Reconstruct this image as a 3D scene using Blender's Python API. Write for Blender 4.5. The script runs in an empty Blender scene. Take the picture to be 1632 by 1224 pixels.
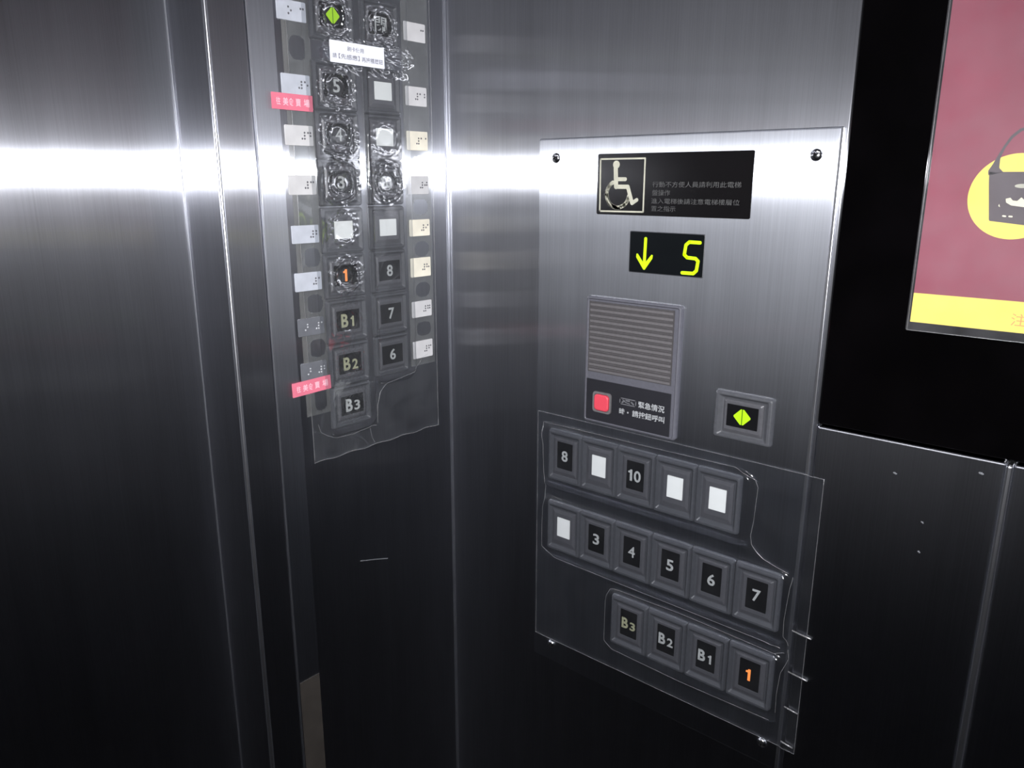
import bpy, bmesh, math, random
from mathutils import Vector, Matrix, noise

# ------------------------------------------------------------------ camera, light, exposure
SC = bpy.context.scene
COL = SC.collection
CAM = Vector((-0.5984, -0.6, 1.35))
yaw, pitch, roll, FPX = 0.86373, -0.2553, 0.002335, 1238.38
fw = Vector((math.sin(yaw) * math.cos(pitch), math.cos(yaw) * math.cos(pitch), math.sin(pitch)))
rt = Vector((math.cos(yaw), -math.sin(yaw), 0))
up = rt.cross(fw)
rt2 = math.cos(roll) * rt + math.sin(roll) * up
up2 = -math.sin(roll) * rt + math.cos(roll) * up
camd = bpy.data.cameras.new('camera')
camd.sensor_width = 36
camd.lens = 36 * FPX / 1632
camd.clip_start = 0.01
camo = bpy.data.objects.new('camera', camd)
M = Matrix((rt2, up2, -fw)).transposed().to_4x4()
M.translation = CAM
camo.matrix_world = M
COL.objects.link(camo)
SC.camera = camo

world = bpy.data.worlds.new('world')
SC.world = world
world.use_nodes = True
world.node_tree.nodes['Background'].inputs[0].default_value = (0.6, 0.65, 0.75, 1)
world.node_tree.nodes['Background'].inputs[1].default_value = 0.0

# the phone's flash, a couple of centimetres above its lens
fl = bpy.data.lights.new('phone_flash', 'SPOT')
fl.energy = 31.0
fl.spot_size = math.radians(112)
fl.spot_blend = 1.0
fl.color = (0.97, 0.975, 1.0)
fl.shadow_soft_size = 0.004
flo = bpy.data.objects.new('phone_flash', fl)
flo.matrix_world = Matrix.Translation(CAM + Vector((-0.004, -0.004, 0.017))) @ M.to_3x3().to_4x4()
COL.objects.link(flo)

vs = SC.view_settings
vs.view_transform = 'Standard'
vs.look = 'None'
vs.gamma = 1
vs.exposure = 0.0
vs.use_curve_mapping = False
CEILING_GLOW = 18.0

# ------------------------------------------------------------------ materials
def mat(name):
    m = bpy.data.materials.new(name)
    m.use_nodes = True
    m.node_tree.nodes.clear()
    return m, m.node_tree.nodes, m.node_tree.links

def out(N, Lk, sock):
    o = N.new('ShaderNodeOutputMaterial')
    Lk.new(sock, o.inputs['Surface'])

def plain(name, col, rough=0.5, spec=0.5, metal=0.0, coat=0.0, nscale=60, namt=0.08, emit=None, es=0, bump=0.0):
    m, N, Lk = mat(name)
    b = N.new('ShaderNodeBsdfPrincipled')
    tc = N.new('ShaderNodeTexCoord')
    nz = N.new('ShaderNodeTexNoise'); nz.inputs['Scale'].default_value = nscale; nz.inputs['Detail'].default_value = 4
    Lk.new(tc.outputs['Object'], nz.inputs['Vector'])
    mr = N.new('ShaderNodeMapRange')
    mr.inputs['From Min'].default_value = 0.3; mr.inputs['From Max'].default_value = 0.7
    mr.inputs['To Min'].default_value = 1 - namt; mr.inputs['To Max'].default_value = 1 + namt
    Lk.new(nz.outputs['Fac'], mr.inputs['Value'])
    mx = N.new('ShaderNodeVectorMath'); mx.operation = 'SCALE'
    mx.inputs[0].default_value = col
    Lk.new(mr.outputs[0], mx.inputs['Scale'])
    Lk.new(mx.outputs[0], b.inputs['Base Color'])
    b.inputs['Roughness'].default_value = rough
    b.inputs['Specular IOR Level'].default_value = spec
    b.inputs['Metallic'].default_value = metal
    b.inputs['Coat Weight'].default_value = coat
    b.inputs['Coat Roughness'].default_value = 0.05
    if emit:
        b.inputs['Emission Color'].default_value = (*emit, 1)
        b.inputs['Emission Strength'].default_value = es
    if bump:
        bp = N.new('ShaderNodeBump'); bp.inputs['Strength'].default_value = bump; bp.inputs['Distance'].default_value = 0.0005
        Lk.new(nz.outputs['Fac'], bp.inputs['Height'])
        Lk.new(bp.outputs[0], b.inputs['Normal'])
    out(N, Lk, b.outputs[0])
    return m

def steel(name, tint=(0.62, 0.63, 0.68), gain=1.0, az=0.0088, wide=0.033, waz=0.26, near=0.15):
    """vertically brushed stainless steel: lobes that are narrow up-down and wide sideways"""
    m, N, Lk = mat(name)
    tc = N.new('ShaderNodeTexCoord')
    geo = N.new('ShaderNodeNewGeometry')
    mp = N.new('ShaderNodeMapping'); mp.inputs['Scale'].default_value = (900, 900, 7)
    Lk.new(geo.outputs['Position'], mp.inputs['Vector'])
    nz = N.new('ShaderNodeTexNoise'); nz.inputs['Scale'].default_value = 1; nz.inputs['Detail'].default_value = 5
    nz.inputs['Roughness'].default_value = 0.65
    Lk.new(mp.outputs[0], nz.inputs['Vector'])
    mp2 = N.new('ShaderNodeMapping'); mp2.inputs['Scale'].default_value = (40, 40, 5)
    Lk.new(geo.outputs['Position'], mp2.inputs['Vector'])
    nz2 = N.new('ShaderNodeTexNoise'); nz2.inputs['Scale'].default_value = 1; nz2.inputs['Detail'].default_value = 6
    Lk.new(mp2.outputs[0], nz2.inputs['Vector'])
    add = N.new('ShaderNodeMath'); add.operation = 'ADD'
    Lk.new(nz.outputs['Fac'], add.inputs[0]); Lk.new(nz2.outputs['Fac'], add.inputs[1])
    mr = N.new('ShaderNodeMapRange')
    mr.inputs['From Min'].default_value = 0.6; mr.inputs['From Max'].default_value = 1.4
    mr.inputs['To Min'].default_value = 0.86 * gain; mr.inputs['To Max'].default_value = 1.14 * gain
    Lk.new(add.outputs[0], mr.inputs['Value'])
    col = N.new('ShaderNodeVectorMath'); col.operation = 'SCALE'
    col.inputs[0].default_value = tint
    Lk.new(mr.outputs[0], col.inputs['Scale'])
    bp = N.new('ShaderNodeBump'); bp.inputs['Strength'].default_value = 0.12; bp.inputs['Distance'].default_value = 0.0004
    Lk.new(nz2.outputs['Fac'], bp.inputs['Height'])
    def lobe(ax, az, bump=True, dist='GGX'):          # ax sideways width, az up-down width
        g = N.new('ShaderNodeBsdfAnisotropic')
        g.distribution = dist
        g.inputs['Roughness'].default_value = math.sqrt(math.sqrt(ax * az))
        a = 1 - math.sqrt(az / ax)
        g.inputs['Anisotropy'].default_value = a
        v = N.new('ShaderNodeCombineXYZ'); v.inputs[2].default_value = 1
        Lk.new(v.outputs[0], g.inputs['Tangent'])
        Lk.new(col.outputs[0], g.inputs['Color'])
        if bump: Lk.new(bp.outputs[0], g.inputs['Normal'])
        return g.outputs[0]
    def mix(f, a, b):
        x = N.new('ShaderNodeMixShader'); x.inputs[0].default_value = f
        Lk.new(a, x.inputs[1]); Lk.new(b, x.inputs[2]); return x.outputs[0]
    A = lobe(0.65, az, False)
    B = lobe(0.62, waz, True, 'BECKMANN')
    Cc = lobe(0.20, 0.045, True)
    ab = mix(wide, A, B)
    out(N, Lk, mix(near, ab, Cc))
    return m

def film(name, tint, veil, veilcol=(0.7, 0.72, 0.75), rough=0.07, gl=0.09):
    m, N, Lk = mat(name)
    t = N.new('ShaderNodeBsdfTransparent'); t.inputs[0].default_value = (*tint, 1)
    g = N.new('ShaderNodeBsdfAnisotropic'); g.inputs['Roughness'].default_value = rough
    g.inputs['Color'].default_value = (0.95, 0.95, 0.95, 1)
    d = N.new('ShaderNodeBsdfDiffuse'); d.inputs[0].default_value = (*veilcol, 1)
    lw = N.new('ShaderNodeLayerWeight'); lw.inputs['Blend'].default_value = 0.25
    ad = N.new('ShaderNodeMath'); ad.operation = 'MULTIPLY_ADD'
    ad.inputs[1].default_value = 0.32; ad.inputs[2].default_value = gl
    ad.use_clamp = True
    Lk.new(lw.outputs['Fresnel'], ad.inputs[0])
    geo = N.new('ShaderNodeNewGeometry')
    nz = N.new('ShaderNodeTexNoise'); nz.inputs['Scale'].default_value = 45; nz.inputs['Detail'].default_value = 4
    Lk.new(geo.outputs['Position'], nz.inputs['Vector'])
    mr = N.new('ShaderNodeMapRange'); mr.inputs['From Min'].default_value = 0.3; mr.inputs['From Max'].default_value = 0.7
    mr.inputs['To Min'].default_value = veil * 0.6; mr.inputs['To Max'].default_value = veil * 1.4
    Lk.new(nz.outputs['Fac'], mr.inputs['Value'])
    m1 = N.new('ShaderNodeMixShader'); Lk.new(mr.outputs[0], m1.inputs[0])
    Lk.new(t.outputs[0], m1.inputs[1]); Lk.new(d.outputs[0], m1.inputs[2])
    m2 = N.new('ShaderNodeMixShader'); Lk.new(ad.outputs[0], m2.inputs[0])
    Lk.new(m1.outputs[0], m2.inputs[1]); Lk.new(g.outputs[0], m2.inputs[2])
    out(N, Lk, m2.outputs[0])
    return m

STEEL = steel('brushed_steel')
STEEL_PLATE = steel('brushed_steel_faceplate', (0.64, 0.66, 0.72), 1.0, az=0.012, wide=0.17, waz=0.23)
STEEL_SIDE = steel('brushed_steel_side_wall', wide=0.085)
STEEL_EDGE = plain('polished_steel_edge', (0.75, 0.76, 0.8), 0.28, 0.5, 1.0, nscale=40)
STEEL_SCREW = plain('chrome_screw', (0.8, 0.8, 0.82), 0.16, 0.5, 1.0)
PLASTIC = plain('charcoal_plastic', (0.063, 0.065, 0.073), 0.42, 0.45, nscale=300, namt=0.1, bump=0.1)
PLASTIC_CAP = plain('grey_button_plastic', (0.072, 0.072, 0.080), 0.4, 0.45, nscale=300, namt=0.1, bump=0.1)
WINDOW = plain('black_button_window', (0.006, 0.006, 0.007), 0.25, 0.35)
GAP = plain('black_gap', (0.004, 0.004, 0.004), 0.7, 0.2)
WHITE = plain('white_blank', (0.80, 0.81, 0.78), 0.5, 0.3, namt=0.03)
GLYPH = plain('silver_numeral', (0.41, 0.42, 0.41), 0.45, 0.4, nscale=600, namt=0.2)
GLYPH_Y = plain('aged_numeral', (0.34, 0.34, 0.22), 0.45, 0.4, nscale=600, namt=0.2)
GLOW_O = plain('orange_lit_numeral', (0.2, 0.05, 0.01), 0.5, 0.2, emit=(1.0, 0.30, 0.07), es=1.15, namt=0)
GLOW_G = plain('green_lit_symbol', (0.1, 0.2, 0.01), 0.5, 0.2, emit=(0.46, 0.82, 0.0), es=1.0, namt=0)
GLOW_G2 = plain('green_lit_symbol_duller', (0.1, 0.2, 0.01), 0.5, 0.2, emit=(0.34, 0.62, 0.0), es=0.9, namt=0)
GLOW_G3 = plain('dark_green_bar', (0.03, 0.06, 0.005), 0.5, 0.2, emit=(0.10, 0.22, 0.0), es=0.9, namt=0)
GLOW_LED = plain('yellow_green_led_segment', (0.1, 0.2, 0.01), 0.5, 0.2, emit=(0.68, 1.0, 0.0), es=1.05, namt=0)
LEDBLACK = plain('smoked_display_lens', (0.005, 0.006, 0.007), 0.2, 0.12)
SIGNBLACK = plain('black_sign_plate', (0.006, 0.0055, 0.006), 0.18, 0.22)
SIGNGOLD = plain('champagne_sign_ink', (0.48, 0.47, 0.38), 0.35, 0.5, nscale=150, namt=0.12)
SIGNGREY = plain('dim_grey_sign_ink', (0.075, 0.075, 0.075), 0.5, 0.3, nscale=500, namt=0.35)
GRILLE = plain('speaker_grille_plastic', (0.125, 0.118, 0.122), 0.45, 0.4, nscale=300, bump=0.1)
GRILLE_D = plain('grille_slot_dark', (0.060, 0.056, 0.058), 0.6, 0.2)
BEZEL = plain('intercom_bezel_plastic', (0.095, 0.095, 0.113), 0.42, 0.45, nscale=300, bump=0.1)
ICBLACK = plain('intercom_black_plate', (0.016, 0.016, 0.020), 0.45, 0.4)
REDBTN = plain('red_call_button', (0.66, 0.06, 0.09), 0.45, 0.4, namt=0.05)
ICTEXT = plain('silver_print', (0.36, 0.37, 0.38), 0.45, 0.4, nscale=500, namt=0.2)
ICICON = plain('dull_print', (0.12, 0.12, 0.13), 0.45, 0.4)
BLACKGLASS = plain('black_glass', (0.0012, 0.001, 0.0012), 0.10, 0.25, namt=0.3, nscale=20)
PINK = plain('coral_sticker', (0.70, 0.17, 0.24), 0.5, 0.4, namt=0.05)
PINKTXT = plain('pale_sticker_print', (0.9, 0.55, 0.62), 0.5, 0.3, namt=0.05)
PAPER = plain('white_paper_strip', (0.84, 0.85, 0.92), 0.5, 0.3, namt=0.03)
INK = plain('faded_ink', (0.22, 0.22, 0.26), 0.6, 0.2, nscale=900, namt=0.3)
LABEL_S = plain('silver_braille_plate', (0.46, 0.48, 0.53), 0.4, 0.5, nscale=90, namt=0.08)
LABEL_D = plain('clear_grey_braille_plate', (0.13, 0.135, 0.15), 0.3, 0.5, nscale=90, namt=0.1)
LABEL_W = plain('white_braille_plate', (0.56, 0.55, 0.55), 0.45, 0.4, nscale=60, namt=0.08)  # also paints the flash glare onto two silver plates of the left column
LABEL_Y = plain('yellowed_braille_plate', (0.78, 0.73, 0.60), 0.45, 0.4, nscale=40, namt=0.15)
DOTDARK = plain('braille_dot_dark', (0.10, 0.10, 0.11), 0.25, 0.6)
DOTLIT = plain('braille_dot_clear', (0.45, 0.46, 0.48), 0.10, 0.8)
MAROON = plain('faded_maroon_print', (0.26, 0.045, 0.078), 0.45, 0.4, nscale=18, namt=0.10)
YELLOW = plain('yellow_print', (0.93, 0.72, 0.13), 0.45, 0.4, nscale=30, namt=0.06)
BAGBLACK = plain('charcoal_print', (0.085, 0.065, 0.075), 0.5, 0.4, nscale=80, namt=0.12)
BAGCREAM = plain('cream_print', (0.85, 0.80, 0.60), 0.5, 0.3)
ORANGEINK = plain('orange_print', (0.72, 0.36, 0.12), 0.5, 0.3)
STRIPMAT = plain('matte_taupe_strip', (0.036, 0.031, 0.027), 0.6, 0.3, nscale=60, namt=0.15)
FLOORM = plain('dark_floor_vinyl', (0.008, 0.007, 0.007), 0.5, 0.3, nscale=30, namt=0.3)
LAMINATE = plain('dark_grey_laminate', (0.035, 0.035, 0.04), 0.5, 0.3, nscale=30)
CEILM = plain('ceiling_paint', (0.25, 0.25, 0.27), 0.6, 0.3)
CEILGLOW = plain('lit_ceiling_diffuser', (0.8, 0.8, 0.8), 0.5, 0.2, emit=(0.95, 0.95, 1.0), es=CEILING_GLOW, namt=0)
FILM_L = film('crinkled_clear_film', (0.90, 0.91, 0.92), 0.03, rough=0.05, gl=0.11)
FILM_R = film('moulded_clear_cover', (0.84, 0.85, 0.87), 0.008, rough=0.12, gl=0.03)
TAPE = film('milky_adhesive', (0.93, 0.93, 0.92), 0.11, (0.42, 0.42, 0.41), 0.25, 0.02)
EDGE = film('cut_plastic_edge', (0.75, 0.75, 0.77), 0.16, (0.55, 0.55, 0.55), 0.2, 0.09)
ACRYL = film('clear_acrylic_sheet', (0.97, 0.97, 0.97), 0.025, (0.8, 0.8, 0.85), 0.035, 0.02)

# ------------------------------------------------------------------ helpers
ROT = {'R': Matrix(((0, 0, -1), (-1, 0, 0), (0, 1, 0))),     # local x runs away from the corner, y up, z out of the wall
       'L': Matrix(((1, 0, 0), (0, 0, -1), (0, 1, 0)))}

def wm(wall, u=0, v=0, w=0):
    m = ROT[wall].to_4x4()
    m.translation = ROT[wall] @ Vector((u, v, w))
    return m

def cr(wall, u, v, d):
    k = 1 - d / 0.6
    if wall == 'R': return 0.6 - (0.6 - u) * k, 1.35 + (v - 1.35) * k
    return -0.598 + (u + 0.598) * k, 1.35 + (v - 1.35) * k

def link(name, me, parent=None, m=None, material=None):
    o = bpy.data.objects.new(name, me)
    COL.objects.link(o)
    if parent is not None: o.parent = parent
    if m is not None: o.matrix_world = m if parent is None else parent.matrix_world @ m
    if material: me.materials.append(material)
    return o

def thing(name, label, cat, wall, u, v, w=0, group=None):
    o = bpy.data.objects.new(name, None)
    o.empty_display_size = 0.01
    o.matrix_world = wm(wall, u, v, w)
    COL.objects.link(o)
    o['label'] = label; o['category'] = cat
    if group: o['group'] = group
    return o

def tag(o, label, cat, group=None):
    o['label'] = label; o['category'] = cat
    if group: o['group'] = group
    return o

def child(name, bm, material, parent, smooth=False):
    me = bpy.data.meshes.new(name)
    if isinstance(bm, bmesh.types.BMesh):
        bmesh.ops.recalc_face_normals(bm, faces=bm.faces)
        bm.to_mesh(me); bm.free()
    else: me = bm
    if smooth:
        for p in me.polygons: p.use_smooth = True
    me.materials.append(material)
    o = bpy.data.objects.new(name, me)
    COL.objects.link(o)
    o.parent = parent
    return o

def solo(name, bm, material, wall, u, v, w=0, smooth=False):
    o = child(name, bm, material, None, smooth)
    o.matrix_world = wm(wall, u, v, w)
    return o

def struct(name, bm, material, m=None, parent=None):
    o = child(name, bm, material, parent)
    if m is not None: o.matrix_world = m
    if parent is None: o['kind'] = 'structure'
    return o

def box(bm, x0, x1, y0, y1, z0, z1, bev=0, seg=2):
    r = bmesh.ops.create_cube(bm, size=1)
    vs_ = r['verts']
    for v in vs_:
        v.co = Vector((x0 + (v.co.x + .5) * (x1 - x0), y0 + (v.co.y + .5) * (y1 - y0), z0 + (v.co.z + .5) * (z1 - z0)))
    if bev:
        es = list({e for v in vs_ for e in v.link_edges})
        bmesh.ops.bevel(bm, geom=es, offset=bev, segments=seg, affect='EDGES', profile=0.5)
    return bm

def B(*a, **k): return box(bmesh.new(), *a, **k)

def rrect(w, h, r, n=4, cx=0, cy=0):
    pts = []
    r = max(1e-5, min(r, w / 2 - 1e-5, h / 2 - 1e-5))
    for sx, sy, a0 in ((1, 1, 0), (-1, 1, 90), (-1, -1, 180), (1, -1, 270)):
        for k in range(n + 1):
            a = math.radians(a0 + 90 * k / n)
            pts.append((cx + sx * (w / 2 - r) + r * math.cos(a), cy + sy * (h / 2 - r) + r * math.sin(a)))
    return pts

def loft(bm, loops, cap=True, base=False):
    prev = None; first = None
    for pts, z in loops:
        vs_ = [bm.verts.new((x, y, z)) for x, y in pts]
        if prev:
            n = len(vs_)
            for i in range(n):
                bm.faces.new((prev[i], prev[(i + 1) % n], vs_[(i + 1) % n], vs_[i]))
        else: first = vs_
        prev = vs_
    if cap: bm.faces.new(prev)
    if base: bm.faces.new(list(reversed(first)))
    return bm

def slab(pts, z0, z1, bm=None, bev=0):
    bm = bm or bmesh.new()
    return loft(bm, [(pts, z0), (pts, z1)], True, True)

def stroke(bm, pts, width, z0, z1, nround=8, closed=False):
    """a thick pen line with round joins, as a solid of its own for every piece"""
    r = width / 2
    segs = list(zip(pts, pts[1:] + ([pts[0]] if closed else [])))
    if not closed: segs = segs[:len(pts) - 1]
    for a, b in segs:
        a = Vector(a); b = Vector(b)
        d = (b - a)
        if d.length < 1e-9: continue
        ang = math.atan2(d.y, d.x)
        P = []
        for k in range(nround + 1):
            t = ang + math.pi / 2 + math.pi * k / nround
            P.append((a.x + r * math.cos(t), a.y + r * math.sin(t)))
        for k in range(nround + 1):
            t = ang - math.pi / 2 + math.pi * k / nround
            P.append((b.x + r * math.cos(t), b.y + r * math.sin(t)))
        loft(bm, [(P, z0), (P, z1)], True, True)
    return bm

def arc(cx, cy, r, a0, a1, n=28, ry=None):
    ry = ry or r
    return [(cx + r * math.cos(math.radians(a0 + (a1 - a0) * k / n)), cy + ry * math.sin(math.radians(a0 + (a1 - a0) * k / n))) for k in range(n + 1)]

def text_mesh(body, cx, cy, w, h, z0, depth=0.0002, bold=0.0):
    cu = bpy.data.curves.new('t', 'FONT')
    cu.body = body
    cu.size = 1
    cu.extrude = 0.01
    cu.offset = bold
    cu.resolution_u = 3
    o = bpy.data.objects.new('t', cu)
    COL.objects.link(o)
    bpy.context.view_layer.update()
    dg = bpy.context.evaluated_depsgraph_get()
    me = bpy.data.meshes.new_from_object(o.evaluated_get(dg), depsgraph=dg)
    bpy.data.objects.remove(o); bpy.data.curves.remove(cu)
    me.materials.clear()
    xs = [v.co.x for v in me.vertices]; ys = [v.co.y for v in me.vertices]
    x0, x1, y0, y1 = min(xs), max(xs), min(ys), max(ys)
    sx = w / (x1 - x0) if w else h / (y1 - y0)
    sy = h / (y1 - y0)
    for v in me.vertices:
        v.co = Vector((cx + (v.co.x - (x0 + x1) / 2) * sx, cy + (v.co.y - (y0 + y1) / 2) * sy, z0 + (depth if v.co.z > 0 else 0)))
    return me

def one_mesh(cx, cy, h, z0, depth=0.0004):
    bm = bmesh.new()
    w = h * 0.19
    P = [(w * .55, h / 2), (w * .55, -h / 2), (-w * .55, -h / 2), (-w * .55, h * .20), (-w * 1.45, h * .20), (-w * 1.45, h * .34), (-w * .75, h * .38), (-w * .45, h / 2)]
    slab([(cx + x, cy + y) for x, y in reversed(P)], z0, z0 + depth, bm)
    return bm

def smoothstep(e0, e1, x):
    t = max(0.0, min(1.0, (x - e0) / (e1 - e0)))
    return t * t * (3 - 2 * t)

# ------------------------------------------------------------------ the lift car
T = 0.02
HCEIL = 2.3
XL, YB = -1.25, -1.45
struct('floor', B(XL, 0.0, YB, 0.06, -T, 0), FLOORM)
struct('ceiling', B(XL, 0.0, YB, 0.06, HCEIL, HCEIL + T), CEILM)
struct('wall_back', B(XL, 0.0, YB - T, YB, 0, HCEIL), LAMINATE)
struct('wall_left', B(XL - T, XL, YB, 0.06, 0, HCEIL), LAMINATE)
# right wall: a steel panel by the corner; beyond it dark glass above and more steel below
wr = struct('wall_right', B(-0.0, 0.4043, 0.0, HCEIL, -T, 0, bev=0.0008), STEEL_SIDE, wm('R'))
sub = B(0.4055, 0.5325, 0.0, 1.1658, -T, 0.0035, bev=0.0016, seg=3)
child('lower_panel', sub, STEEL_SIDE, wr)
child('lower_panel', B(0.5372, -YB, 0.0, 1.1658, -T, 0.0035, bev=0.0016, seg=3), STEEL_SIDE, wr)
child('backing_panel', B(0.4043, -YB, 0.0, HCEIL, -T - 0.01, -0.0065), GAP, wr)
child('seam_strip', B(0.5327, 0.5370, 0.0, 1.1655, -0.006, 0.0060, bev=0.0018, seg=3), STEEL_EDGE, wr)
# front wall: return panel, its rounded jamb edge, the reveal, then the sliding door
wf = struct('wall_front', B(-0.2590, -0.2251, 0, HCEIL, -0.075, 0.0, bev=0.0006, seg=2), STEEL, wm('L'))
child('return_backing', B(-0.2262, 0.0, 0, HCEIL, -0.075, -0.004), GAP, wf)
child('jamb_edge', B(-0.2602, -0.2566, 0, 2.1, -0.0036, 0.0009, bev=0.0017, seg=4), STEEL_EDGE, wf)
child('corner_bead', B(-0.0036, -0.0002, 0, HCEIL, -0.004, 0.0012, bev=0.0006, seg=2), STEEL_EDGE, wf)
child('header', B(XL, -0.2590, 2.1, HCEIL, -0.075, -0.0), STEEL, wf)
dr = struct('door_1', B(XL, -0.2594, 0.0, 2.1, -0.09, -0.0600), STEEL, wm('L'))
child('door_edge', B(-0.2606, -0.2592, 0, 2.1, -.0605, -.0590, bev=0.0006, seg=3), STEEL_EDGE, dr)

# ceiling lights (above the picture, they light the car)
for k, (x, y) in enumerate(((-1.02, -0.40), (-1.02, -1.0))):
    t = bpy.data.objects.new('ceiling_light', None); COL.objects.link(t)
    t.location = (x, y, HCEIL)
    tag(t, ['square ceiling light just inside the sliding door', 'square ceiling light in the far back corner'][k], 'light', 'ceiling lights of the lift car')
    child('frame', loft(bmesh.new(), [(rrect(.34, .34, .01), 0), (rrect(.34, .34, .01), -.012), (rrect(.31, .31, .01), -.012), (rrect(.31, .31, .01), -.004)], False), STEEL_EDGE, t)
    child('diffuser', B(-.154, .154, -.154, .154, -.008, -.002), CEILGLOW, t)

# ------------------------------------------------------------------ car operating panel with the tall button columns
cop = thing('operating_panel', 'tall brushed steel operating panel carrying the two columns of lift buttons', 'panel', 'L', -0.115, 1.2)
def rel(cx, cy, x0, x1, y0, y1, z0, z1, **k): return B(x0 - cx, x1 - cx, y0 - cy, y1 - cy, z0, z1, **k)
child('faceplate', rel(-.115, 1.2, -0.2240, -0.0038, 0.05, 2.25, -0.0035, 0.0, bev=0.0009), STEEL, cop)
child('edge_bead', rel(-.115, 1.2, -0.2243, -0.2229, 0.05, 2.25, -0.002, 0.0012, bev=0.0006, seg=3), STEEL_EDGE, cop)
child('edge_band', rel(-.115, 1.2, -0.2228, -0.1990, 0.06, 2.24, -0.001, 0.0007, bev=0.0004), STEEL_PLATE, cop)
st = solo('taupe_strip', B(-.0115, .0115, -.42, 0.0, 0, 0.0006), STRIPMAT, 'L', -0.2108, 0.8640, 0.0008)  # matte taupe strip over the lower part of the edge band
tag(st, 'dull taupe strip running down the lower left edge of the operating panel', 'tape')

# ------------------------------------------------------------------ faceplate of the low wheelchair panel
PX, PY = 0.2625, 1.115
fp = thing('wheelchair_panel', 'large brushed steel faceplate screwed to the right wall, holding sign, display and intercom', 'panel', 'R', PX, PY)
D0 = 0.0016
bm = bmesh.new()
W_, H_ = 0.4015 - 0.1230, 1.3885 - 0.8420
ox, oy = (0.4015 + 0.1230) / 2 - PX, (1.3885 + 0.8420) / 2 - PY
loft(bm, [(rrect(W_, H_, .0015, 3, ox, oy), 0), (rrect(W_, H_, .0015, 3, ox, oy), D0 - .0008), (rrect(W_ - .0012, H_ - .0012, .0012, 3, ox, oy), D0 - .0002), (rrect(W_ - .0030, H_ - .0030, .001, 3, ox, oy), D0)])
child('plate', bm, STEEL_PLATE, fp)
# polished right-hand edge of the plate
child('polished_edge', rel(PX, PY, 0.3990, 0.4018, 0.842, 1.3880, 0.0, D0 + .0004, bev=.0006, seg=3), STEEL_EDGE, fp)
for (u, v) in ((.1411, 1.3709), (.3823, 1.3692), (.1447, .8597), (.3845, .861)):
    u, v = cr('R', u, v, .003)
    bm = bmesh.new()
    loops = []
    for k in range(7):
        a = math.radians(90 * k / 6)
        r = 0.0046 * math.cos(a) if k < 6 else 0.0003
        loops.append(([(u - PX + r * math.cos(math.tau * j / 20), v - PY + r * math.sin(math.tau * j / 20)) for j in range(20)], D0 + 0.0026 * math.sin(a)))
    loft(bm, loops)
    s = child('screw', bm, STEEL_SCREW, fp, True)
    bm = bmesh.new()
    for ang in (20, 110):
        c, sn = math.cos(math.radians(ang)), math.sin(math.radians(ang))
        stroke(bm, [(u - PX - .0019 * c, v - PY - .0019 * sn), (u - PX + .0019 * c, v - PY + .0019 * sn)], .0008, D0 + .0018, D0 + .0027)
    child('screw_slot', bm, GAP, s)

# ------------------------------------------------------------------ accessibility sign
d = D0 + .0012
sx, sy = cr('R', .2620, 1.3475, d)
sign = thing('accessibility_sign', 'black plaque with a pale wheelchair symbol and small grey writing, atop the faceplate', 'sign', 'R', sx, sy, D0)
child('plate', loft(bmesh.new(), [(rrect(.1456, .0522, .0016), 0), (rrect(.1456, .0522, .0016), .0009), (rrect(.1450, .0516, .0014), .0012)]), SIGNBLACK, sign)
def S(p): 
    q = cr('R', p[0], p[1], d); return (q[0] - sx, q[1] - sy)
bm = bmesh.new()
fr = [(.1920, 1.3692), (.2377, 1.3692), (.2379, 1.3244), (.1927, 1.3241)]
stroke(bm, [S(p) for p in fr], .0014, .0012, .00135, 6, True)
child('symbol_border', bm, SIGNGOLD, sign)
bm = bmesh.new()
stroke(bm, [S((.2088, 1.3643)), S((.2089, 1.3643))], .0068, .0012, .00150, 12)
stroke(bm, [S((.2083, 1.3612)), S((.2093, 1.3455))], .0042, .0012, .00145)
stroke(bm, [S((.2095, 1.3519)), S((.2185, 1.3519))], .0033, .0012, .00140)
stroke(bm, [S((.2098, 1.3455)), S((.2214, 1.3455))], .0036, .0012, .00142)
stroke(bm, [S((.2214, 1.3455)), S((.2264, 1.3318))], .0036, .0012, .00144)
stroke(bm, [S((.2264, 1.3316)), S((.2310, 1.3345))], .0032, .0012, .00141)
stroke(bm, [S(p) for p in arc(.2112, 1.3390, .0116, 118, 352, 26, .0114)], .0035, .0012, .00135)
child('wheelchair_symbol', bm, SIGNGOLD, sign)
for body, x0, x1, yt, yb in (('行動不方便人員請利用此電梯', .2459, .3262, 1.3500, 1.3453), ('盤操作', .2461, .2632, 1.3432, 1.3384),
                             ('進入電梯後請注意電梯樓層位', .2456, .3258, 1.3362, 1.3317), ('置之指示', .2458, .2692, 1.3299, 1.3253)):
    a = S((x0, yt)); b = S((x1, yb))
    child('writing', text_mesh(body, (a[0] + b[0]) / 2, (a[1] + b[1]) / 2, b[0] - a[0], a[1] - b[1], .0012, .00015), SIGNGREY, sign)

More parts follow.
